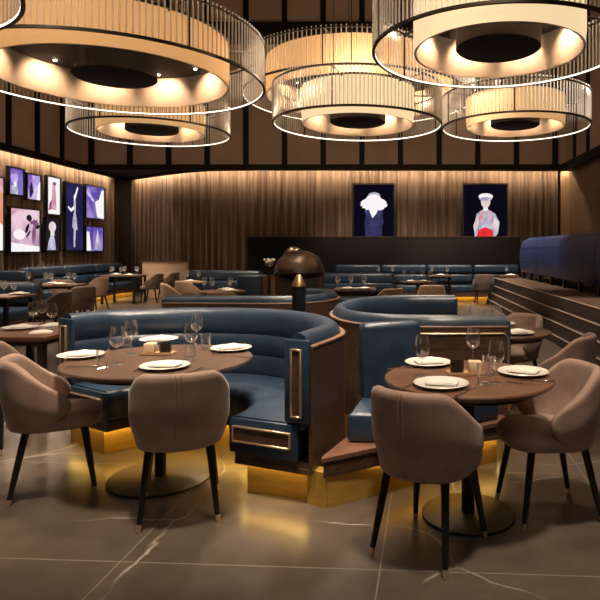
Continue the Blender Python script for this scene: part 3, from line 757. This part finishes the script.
CH.put((.845,3.25,0), R(190-90), 'taupe barrel chair facing left at the right edge of the photo', GC)
CH.put((1.24,4.50,0), R(150-90), 'taupe barrel chair just behind the right edge chair, turned towards the steps table', GC)
CH.put((1.13,5.68,0), R(215-90), 'taupe barrel chair on the far side of the small table beside the steps', GC)
CH.put((-2.98,4.30,0), R(100-90), 'taupe barrel chair cut by the left edge, in front of the square table', GC)
CH.put((-3.0,5.95,0), R(262-90), 'taupe barrel chair on the far side of the square table at left edge', GC)
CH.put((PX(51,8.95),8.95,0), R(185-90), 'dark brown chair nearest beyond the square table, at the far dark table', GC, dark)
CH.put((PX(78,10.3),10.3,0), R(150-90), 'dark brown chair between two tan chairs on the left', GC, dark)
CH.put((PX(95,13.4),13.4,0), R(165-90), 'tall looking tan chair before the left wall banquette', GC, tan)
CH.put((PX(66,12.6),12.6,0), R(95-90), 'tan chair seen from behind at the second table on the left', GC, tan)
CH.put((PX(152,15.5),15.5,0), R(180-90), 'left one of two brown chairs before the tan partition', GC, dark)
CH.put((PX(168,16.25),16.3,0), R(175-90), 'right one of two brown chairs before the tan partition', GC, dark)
CH.put((PX(176,11.1),11.1,0), R(30-90), 'tan chair left of the small middle table, seat turned right', GC, tan)
CH.put((PX(192,13.0)+.3,12.0,0), R(60-90), 'tan chair behind another tan chair, left of the middle tables', GC, tan)
CH.put((PX(227,9.1),8.95,0), R(92-90), 'tan chair with its back to the camera left of the square blue bench end', GC, tan)
CH.put((PX(386,9.8),9.75,0), R(130-90), 'tan chair at the middle table behind the walnut backed booth', GC, tan)
CH.put((PX(431,10.7),10.7,0), R(92-90), 'tan chair with wide back left of the dark brown chair at the banquette', GC, tan)
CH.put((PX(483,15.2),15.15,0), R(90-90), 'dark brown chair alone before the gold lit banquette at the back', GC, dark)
# ================================================================ TABLES
def round_table(label, x, y, r, m, base_r=.31, group='round wood tables', edge=.035):
    rt = thing('round_table', label, 'table', (x,y,0), 0, group)
    MB().lathe([(0,.75-edge),(r-.03,.75-edge),(r-.006,.75-edge*.6),(r,.75-edge*.3),(r-.003,.75-.003),(r-.008,.75),(0,.75)], seg=96).build('tabletop', m, rt, sharp=30)
    MB().lathe([(r*.78,.685),(r*.80,.685),(r*.80,.716),(0,.716)], seg=64).build('apron', M['black'], rt)
    MB().lathe([(.035,.018),(.035,.69)], seg=24).build('pedestal', M['black'], rt)
    MB().lathe([(0,0),(base_r,0),(base_r,.012)], seg=64).build('base_edge', M['black'], rt)
    MB().lathe([(base_r,.0121),(base_r-.006,.017),(.036,.019),(0,.019)], seg=64).build('base_plate', M['base_plate'], rt)
    return rt
def square_table(label, x, y, w, dp, m, group='square wood tables', rz=0.):
    rt = thing('square_table', label, 'table', (x,y,0), rz, group)
    MB().box((0,0,.732),(w,dp,.036), bev=.006).build('tabletop', m, rt)
    MB().box((0,0,.695),(w-.1,dp-.1,.04)).build('apron', M['black'], rt)
    for sx in (-1,1):
        for sy in (-1,1): MB().box((sx*(w/2-.06),sy*(dp/2-.06),.345),(.05,.05,.69)).build('leg', M['black'], rt)
    return rt
T1 = (-1.475,3.71); T2 = (.396,3.2); T3 = (.93,4.98)
round_table('large round brown table in front of the big curved booth', *T1, .565, M['table_top'], .31)
round_table('round reddish table at front right between two taupe chairs', *T2, .455, M['table_red'], .25)
round_table('small round table beside the steps, mostly behind the walnut booth back', *T3, .38, M['table_top'], .24)
square_table('square dark table at the left edge beside the end of the big booth', -3.10, 5.09, .72, .94, M['table_red'])
TT = {}
def far_table(key, label, px, d, w, dp, m=None, kind='s'):
    x = PX(px,d); TT[key] = (x,d)
    if kind == 's': square_table(label, x, d, w, dp, m or M['table_top'])
    else: round_table(label, x, d, w/2, m or M['table_top'], w*.27)
far_table('L1', 'dark table at the left edge beyond the square table', -4, 8.75, .8, .7, M['table_red'])
far_table('L2', 'second table on the left, before the navy benches, crowded with plates', 50, 11.6, 1.2, .65)
far_table('L3', 'far left table by the wall banquette, crowded with glasses', 124, 15.7, .95, .8)
far_table('M1', 'small round table left of the square blue bench end', 222, 9.75, .76, .76, M['table_red'], 'r')
far_table('M2', 'round table behind the two overlapping tan chairs', 191, 12.6, .6, .6, M['tray'], 'r')
far_table('C1', 'table with three wine glasses behind the walnut backed booth', 355, 10.3, .72, .6)
far_table('C2', 'round table with plates beyond the wide backed tan chair', 418, 12.6, .8, .8, M['table_red'], 'r')
far_table('B1', 'leftmost small table along the back banquette', 386, 15.55, .62, .5)
far_table('B2', 'small table along the back banquette left of the dark brown chair', 440, 15.55, .62, .5)
far_table('B3', 'right end small table along the back banquette', 508, 15.55, .5, .5)
# ================================================================ TABLEWARE
def make_glass():
    rt = thing('wine_glass', 'stemmed wine glass', 'glass')
    MB().lathe([(0,.0035),(.034,.0035),(.037,.002),(.036,0),(0,0)], seg=28).build('foot', M['glass'], rt)
    MB().lathe([(.009,.004),(.0045,.012),(.004,.05),(.0042,.092),(.008,.099)], seg=12).build('stem', M['glass'], rt)
    MB().lathe([(.0,.098),(.010,.099),(.026,.108),(.039,.128),(.0435,.150),(.041,.178),(.035,.205),(.0325,.222),(.0318,.2225),(.034,.205),(.040,.178),(.0422,.150),(.0378,.130),(.025,.111),(.0,.102)], seg=32).build('bowl', M['glass'], rt)
    return rt
def make_glass_small():
    mb = MB(); mb.lathe([(0,0),(.037,.001),(.005,.008),(.0042,.092),(.026,.108),(.0435,.150),(.035,.205),(.0325,.222)], seg=16)
    return tag(mb.build('wine_glass', M['glass_far']), 'wine glass', 'glass')
def make_tumbler():
    mb = MB(); mb.lathe([(0,0),(.030,0),(.033,.01),(.036,.11),(.0345,.11),(.0315,.012),(0,.008)], seg=28)
    return tag(mb.build('water_tumbler', M['glass']), 'water tumbler', 'glass')
def make_plate():
    mb = MB(); mb.lathe([(0,.004),(.08,.004),(.085,0),(.09,.004),(.135,.017),(.139,.019),(.136,.022),(.09,.011),(0,.010)], seg=48)
    return tag(mb.build('dinner_plate', M['china']), 'dinner plate', 'plate')
def make_napkin():
    mb = MB(); rr = random.Random(3); nx, ny = 12, 9; top = []; bot = []
    for i in range(nx+1):
        rt_, rb = [], []
        for j in range(ny+1):
            u, v = -1+2*i/nx, -1+2*j/ny
            e = max(abs(u),abs(v))
            z = .021*(1-.75*e**3) + .006*math.sin(u*5+v*2)*(1-e) + .003*rr.random()*(1-e)
            x, y = u*.082*(1-.04*v*v), v*.056*(1-.04*u*u)
            rt_.append(mb.bm.verts.new((x,y,z+.003))); rb.append(mb.bm.verts.new((x,y,0)))
        top.append(rt_); bot.append(rb)
    for i in range(nx):
        for j in range(ny):
            mb.face([top[i][j],top[i+1][j],top[i+1][j+1],top[i][j+1]]); mb.face([bot[i][j],bot[i][j+1],bot[i+1][j+1],bot[i+1][j]])
    for i in range(nx):
        for j in (0,ny): mb.face([top[i][j],top[i+1][j],bot[i+1][j],bot[i][j]])
    for j in range(ny):
        for i in (0,nx): mb.face([top[i][j],top[i][j+1],bot[i][j+1],bot[i][j]])
    return tag(mb.build('napkin', M['linen'], sharp=60), 'folded napkin', 'napkin')
def make_fork():
    mb = MB(); mb.box((0,-.045,.004),(.007,.11,.003)); mb.box((0,.025,.005),(.022,.035,.003))
    for k in range(4): mb.box((-.009+.006*k,.065,.006),(.0028,.05,.0025))
    return tag(mb.build('fork', M['steel']), 'fork', 'fork')
def make_knife():
    mb = MB(); mb.box((0,-.05,.004),(.009,.09,.005), bev=.001, seg=1); mb.poly([(-.009,-.005),(.007,-.005),(.007,.08),(.0,.105),(-.009,.09)],.0025,.0045)
    return tag(mb.build('knife', M['steel']), 'knife', 'knife')
GL, GS, TU, PL, NA, FO, KN = map(Proto, (make_glass, make_glass_small, make_tumbler, make_plate, make_napkin, make_fork, make_knife))
ZT = .7505
def on_table(px, py, z=ZT):
    """point of the table plane under a pixel of the photograph"""
    d = (H-z)*F/(py-CY); return PX(px,d), d
def setting(px, py, where, rz, grp, nap=True):
    x, y = on_table(px, py)
    PL.put((x,y,ZT), 0, 'white plate '+where, grp+' plates')
    if nap: NA.put((x+.004,y,ZT+.016), rz, 'white napkin on the plate '+where, grp+' napkins')
    return x, y
# left table
g = 'left table'
setting(81, 357, 'at the left edge of the large left table', .3, g)
setting(165, 368, 'nearest the camera on the large left table', -.1, g)
setting(231, 350, 'at the right edge of the large left table', .5, g)
setting(159, 341, 'on the far side of the large left table', .1, g)
for px, py, l in ((117,364,'large wine glass at the left of the large left table beside the left plate'), (131,354,'wine glass left of the tray on the large left table, nearer the booth'), (197,345,'wine glass right of the tray towards the booth on the large left table'), (191,358,'wine glass right of the tray nearer the camera on the large left table')):
    x, y = on_table(px, py); GL.put((x,y,ZT), 0, l, 'wine glasses on the left table')
for px, py, l in ((103,368,'water tumbler beside the left plate of the large left table'), (127,347,'water tumbler behind the left wine glasses of the large left table'), (206,349,'water tumbler right of the wine glasses on the large left table'), (190,361,'water tumbler just right of the nearest plate on the large left table')):
    x, y = on_table(px, py); TU.put((x,y,ZT), 0, l, 'tumblers on the left table')
for px, py, a, l in ((139,369,.1,'fork left of the nearest plate on the large left table'), (100,352,1.9,'fork beside the left plate on the large left table'), (219,355,.9,'fork in front of the right plate on the large left table')):
    x, y = on_table(px, py); FO.put((x,y,ZT), a, l, 'cutlery on the left table')
for px, py, a, l in ((194,371,-.25,'knife right of the nearest plate on the large left table'), (240,357,1.0,'knife in front of the right plate on the large left table'), (84,367,1.7,'knife in front of the left plate on the large left table')):
    x, y = on_table(px, py); KN.put((x,y,ZT), a, l, 'cutlery on the left table')
# right table
g = 'right table'
setting(428, 364.5, 'on the far left side of the front right table', .2, g)
setting(441, 386, 'nearest the camera on the front right table', -.2, g)
setting(523, 374, 'at the right side of the front right table', -.5, g)
for px, py, l in ((422,376.5,'wine glass beside the far left plate on the front right table'), (473,365,'tall wine glass on the far side of the front right table behind the tray'), (496,384,'large wine glass right of the tray on the front right table')):
    x, y = on_table(px, py); GL.put((x,y,ZT), 0, l, 'wine glasses on the right table')
for px, py, l in ((484,385,'water tumbler left of the large wine glass on the front right table'), (489,375,'water tumbler behind the large wine glass on the front right table')):
    x, y = on_table(px, py); TU.put((x,y,ZT), 0, l, 'tumblers on the right table')
for px, py, a, l in ((412,385,-.5,'fork left of the nearest plate on the front right table'), (404,368,-1.2,'fork left of the far left plate on the front right table'), (524,384,1.3,'fork in front of the right plate on the front right table')):
    x, y = on_table(px, py); FO.put((x,y,ZT), a, l, 'cutlery on the right table')
for px, py, a, l in ((468,391,-.55,'knife right of the nearest plate on the front right table'), (536,381,1.35,'knife in front of the right plate on the front right table, nearer the edge'), (463,393,-.5,'spoon like knife beside the nearest plate on the front right table')):
    x, y = on_table(px, py); KN.put((x,y,ZT), a, l, 'cutlery on the right table')
def tray_set(px, py, which, sw=1.):
    x, y = on_table(px, py)
    rt = thing('serving_tray', 'small wooden tray holding two pots in the middle of '+which, 'tray', (x,y,ZT), .05, 'wooden table trays')
    MB().box((0,0,.006),(.21,.105,.012), bev=.003).build('board', M['tray'], rt)
    for s_ in (-1,1): MB().box((0,s_*.049,.014),(.206,.006,.006)).build('lip', M['tray'], rt)
    o = MB().box((0,0,.030),(.072,.066,.060), bev=.008).build('candle', M['cream']); o.location = (x-sw*.05,y+.005,ZT+.0125); tag(o, 'cream cube candle on the wooden tray of '+which, 'candle', 'cream candles')
    o = MB().lathe([(0,0),(.036,0),(.038,.004),(.038,.06),(.034,.06),(.033,.02),(0,.018)], seg=28).build('pot', M['smoke']); o.location = (x+sw*.05,y-.004,ZT+.0125); tag(o, 'small black pot on the wooden tray of '+which, 'pot', 'black pots')
tray_set(158, 354, 'the large left table'); tray_set(466, 374, 'the front right table', -1.)
# side table near steps
g = 'step table'
setting(517, 334, 'at the right of the small table beside the steps', .3, g)
setting(500, 325, 'on the far side of the small table beside the steps', .1, g, True)
for px, py, l in ((474,330,'wine glass at the left of the small table beside the steps'), (497,332,'wine glass in the middle of the small table beside the steps'), (488,336,'wine glass nearest the walnut booth back on the small table beside the steps')):
    x, y = on_table(px, py); x = max(x, T3[0]-.30); GS.put((x,y,ZT), 0, l, 'wine glasses on the step table')
x, y = .35, 4.62
# square table left edge
g = 'square table'
setting(20, 329, 'on the square table at the left edge', .1, g)
for px, py, l in ((33,327,'large wine glass right of the plate on the square table at the left edge'), (52,329,'wine glass near the right corner of the square table at the left edge'), (42,324,'wine glass between two others on the square table at the left edge')):
    x, y = on_table(px, py); GL.put((x,y,ZT), 0, l, 'wine glasses on the square table')
for px, py, a, l in ((41,333,.4,'napkin lying near the front of the square table at the left edge'), (51,326,1.2,'napkin lying near the right corner of the square table at the left edge')):
    x, y = on_table(px, py); NA.put((x,y,ZT), a, 'white '+l, 'napkins on the square table')
# far tables: plates and glasses laid relative to each top
ORD = {1:['only'], 2:['left','right'], 3:['left','middle','right'], 4:['leftmost','second','third','rightmost'], 5:['leftmost','second','middle','fourth','rightmost'], 6:['leftmost','second','third','fourth','fifth','rightmost']}
def lay(key, where, glasses, plates):
    cx, cy = TT[key]
    for names, lst, pr, kind, dz in ((ORD[len(glasses)] if glasses else [], sorted(glasses), GS, 'wine glass', 0), (ORD[len(plates)] if plates else [], sorted(plates), PL, 'white plate', 0)):
        for nm, (dx, dy) in zip(names, lst):
            pr.put((cx+dx, cy+dy, ZT+dz), 0, '%s %s on the %s' % (nm, kind, where), kind+'s on the '+where)
            if kind == 'white plate': NA.put((cx+dx, cy+dy, ZT+.016), dx*3, 'napkin on the %s plate of the %s' % (nm, where), 'napkins on the '+where)
lay('L1', 'dark table at the left edge', [(-.05,.12),(.12,.0),(.33,-.1)], [(-.1,-.18),(.22,.2)])
lay('L2', 'crowded second table on the left', [(-.45,.05),(-.2,.2),(.08,-.1),(.3,.12),(.48,.0)], [(-.3,-.15),(.0,.12),(.28,-.15)])
lay('L3', 'far left table by the wall banquette', [(-.43,.27),(-.25,-.2),(-.05,.15),(.02,-.2),(.27,.12),(.4,-.1)], [(-.28,.15),(.22,-.2)])
lay('M1', 'small round table left of the bench end', [(-.28,-.05),(-.12,-.14),(.13,.01)], [(.02,.18),(.18,-.18)])
lay('M2', 'round table behind the overlapping tan chairs', [(-.12,.1),(.12,.12)], [(0,-.06)])
lay('C1', 'table behind the walnut backed booth', [(-.30,.0),(-.08,.08),(.16,.04)], [(-.12,-.15),(.17,-.15)])
lay('C2', 'round table beyond the wide backed tan chair', [(-.3,0),(-.12,.1),(.1,.16),(.26,-.06)], [(-.15,-.15),(.12,-.12)])
lay('B1', 'leftmost small table of the back banquette', [(-.2,.1),(.18,.05)], [(0,-.08)])
lay('B2', 'small back table left of the dark chair', [(-.2,.08),(.2,.08)], [(0,-.1)])
lay('B3', 'right end small table of the back banquette', [(-.02,.1)], [(.05,-.1)])
# booth glass between backs
# ================================================================ SINGLE THINGS
# black post with brass cone
rt = thing('cone_post', 'slim black post with brass cone top behind the big booth', 'post', (PX(298.5,5.4),5.42,0))
MB().lathe([(0,0),(.062,0),(.062,1.10),(0,1.10)], seg=32).build('post', M['black'], rt); MB().lathe([(.066,1.10),(.060,1.125),(.022,1.20),(.018,1.205),(0,1.205)], seg=32).build('cone_cap', M['brass'], rt); MB().lathe([(0,1.095),(.066,1.095),(.066,1.10)], seg=32).build('collar', M['brass'], rt)
# carving trolleys with bronze domes
def dome(label, px, d, r, z0, hgt):
    x = PX(px,d); rt = thing('domed_trolley', label, 'trolley', (x,d,0), 0, 'domed trolleys')
    MB().box((0,0,(z0-.06)/2+.05),(r*1.7,r*1.3,z0-.12), bev=.02).build('cabinet', M['walnut'], rt)
    MB().lathe([(0,z0-.035),(r*1.02,z0-.035),(r*1.04,z0-.02),(r*1.04,z0),(0,z0)], seg=48).build('tray_top', M['bronze_dark'], rt)
    pr = [(r*math.cos(a)**.9 if a < PI/2-.001 else 0, z0+.001+hgt*math.sin(a)) for a in [PI/2*k/16 for k in range(17)]]
    MB().lathe(pr, seg=64).build('dome_lid', M['bronze'], rt, sharp=0)
    MB().lathe([(r+.006,z0),(r+.010,z0+.012),(r-.002,z0+.022)], seg=64).build('lid_rim', M['bronze_dark'], rt)
    for sx in (-1,1):
        for sy in (-1,1): MB().lathe([(0,0),(.03,0),(.03,.05),(0,.05)], c=(sx*r*.7,sy*r*.5,0), seg=12).build('caster', M['black'], rt)
dome('large bronze dome on a serving trolley in the middle of the room', 299.5, 8.9, .375, 1.075, .345)
dome('smaller bronze dome just showing behind the large dome', 293.5, 10.2, .20, 1.20, .28)
# small pale flowers beside the dome
rt = thing('flower_vase', 'small vase of pale flowers left of the bronze dome', 'vase', (PX(269,10.2),10.2,0))
MB().lathe([(0,0),(.16,0),(.16,.03),(.03,.05),(.03,.95),(.17,.96),(.17,.98),(0,.98)], seg=24).build('stand', M['walnut'], rt)
MB().lathe([(0,.98),(.035,.98),(.045,1.04),(.025,1.12),(.03,1.14)], seg=20).build('vase', M['smoke'], rt)
mb = MB(); rr = random.Random(4)
for k in range(14):
    a, q = rr.random()*2*PI, rr.random()*.09
    bmesh.ops.create_icosphere(mb.bm, subdivisions=1, radius=.028, matrix=Matrix.Translation((q*math.cos(a)*1.4, q*math.sin(a), 1.20+.06*rr.random())))
    mb.tube([(q*math.cos(a)*1.4, q*math.sin(a), 1.2),(0,0,1.1)], .003, 4)
o = mb.build('flowers', M['linen'], rt)
# ================================================================ LIGHTS
def spot(x, y, z, tx, ty, e, size=60, col=(1.,.80,.60), soft=.22, blend=.7):  # some are ceiling spots, others are added fills for dark places
    l = bpy.data.lights.new('ceiling_or_fill_spot', 'SPOT'); l.energy = e; l.color = col; l.spot_size = R(size); l.spot_blend = blend; l.shadow_soft_size = soft
    o = bpy.data.objects.new('ceiling_or_fill_spot', l); COL.objects.link(o)
    o.location = (x,y,z); o.rotation_euler = (Vector((tx,ty,.6))-Vector((x,y,z))).to_track_quat('-Z','Y').to_euler()
    return o
spot(-1.2, 2.6, 5.2, -1.45, 3.7, 1150, 40)
spot(.5, 2.2, 5.2, .45, 3.2, 1000, 36)
spot(-1.2, 4.6, 5.5, -1.4, 4.6, 700, 45)
spot(-1.0, 7.6, 5.2, -1.2, 4.7, 800, 32)  # added from behind for highlights on the big booth's top cushions
spot(.5, 7.9, 5.2, .2, 4.9, 700, 30)  # added from behind too, highlights on the walnut backed booth
spot(.4, 5.0, 5.5, .3, 5.0, 700, 46)
spot(.6, 3.0, 5.2, .1, 6.1, 700, 36)  # added fill from the front into the walnut booth's dark interior
spot(-3.0, 4.2, 5.5, -3.0, 5.0, 650, 44)
spot(-1.5, 7.0, 5.5, -1.5, 7.0, 420, 50)
spot(-2.6, 5.4, 5.5, -2.8, 9.4, 900, 45)  # added fill from the front for the middle of the room
spot(-5.8, 10.0, 6, -6.0, 10.0, 1200, 55)
spot(-5.2, 7.4, 6, -6.6, 11.5, 1100, 45)
spot(-3.2, 10.8, 6, -3.4, 10.8, 1000, 55)
spot(-3.6, 10.4, 6, -3.7, 13.2, 900, 40)  # added to lift the dark bench at the back left
spot(-7.0, 14.6, 6, -7.2, 15.2, 1200, 50)
spot(-6.4, 12.2, 6, -8.2, 15.6, 1300, 45)
spot(-.3, 10.5, 3.9, -.3, 11.0, 420, 80)
spot(2.0, 13.0, 6, 1.8, 15.0, 900, 55)
spot(-.8, 12.6, 6, -.6, 16.2, 1100, 50)
spot(2.6, 12.6, 6, 2.2, 16.2, 900, 45)
spot(.8, 9.0, 5.6, 3.3, 9.6, 1500, 70, (1.,.86,.72))  # added side light that brightens the platform banquette and nosings
spot(1.2, 13.0, 5.6, 3.3, 13.4, 1400, 60, (1.,.86,.72))  # added side light for the far end of the platform banquette
spot(2.2, 5.5, 5.5, 2.2, 6.5, 250, 55)
def area(x, y, z, sx, sy, e, col, rot=(0,0,0)):
    l = bpy.data.lights.new('front_fill', 'AREA'); l.shape = 'RECTANGLE'; l.size = sx; l.size_y = sy; l.energy = e; l.color = col
    o = bpy.data.objects.new('front_fill', l); COL.objects.link(o); o.location = (x,y,z); o.rotation_euler = rot
area(0, -1.5, 4.6, 5, 2, 34, (1,.86,.72), (R(35),0,0))  # added soft fill from behind the camera, no fitting there
w = bpy.data.worlds.new('dim_room'); scn.world = w; w.use_nodes = True
w.node_tree.nodes['Background'].inputs[0].default_value = (.9,.72,.55,1); w.node_tree.nodes['Background'].inputs[1].default_value = .022
# ================================================================ CAMERA
cd = bpy.data.cameras.new('camera'); cam = bpy.data.objects.new('camera', cd); COL.objects.link(cam)
cam.location = (0,0,H); cam.rotation_euler = (PI/2,0,0)
cd.sensor_width = 36; cd.lens = 36*F/600.
cd.shift_x = -(CX-300)/600.; cd.shift_y = -(300-CY)/600.
cd.clip_end = 100; cd.clip_start = .05
scn.camera = cam
scn.view_settings.view_transform = 'Standard'
scn.view_settings.look = 'None'; scn.view_settings.gamma = 1; scn.view_settings.exposure = 0.
try: scn.view_settings.use_curve_mapping = False
except Exception: pass
try: scn.cycles.transparent_max_bounces = 40; scn.cycles.sample_clamp_indirect = 4.
except Exception: pass
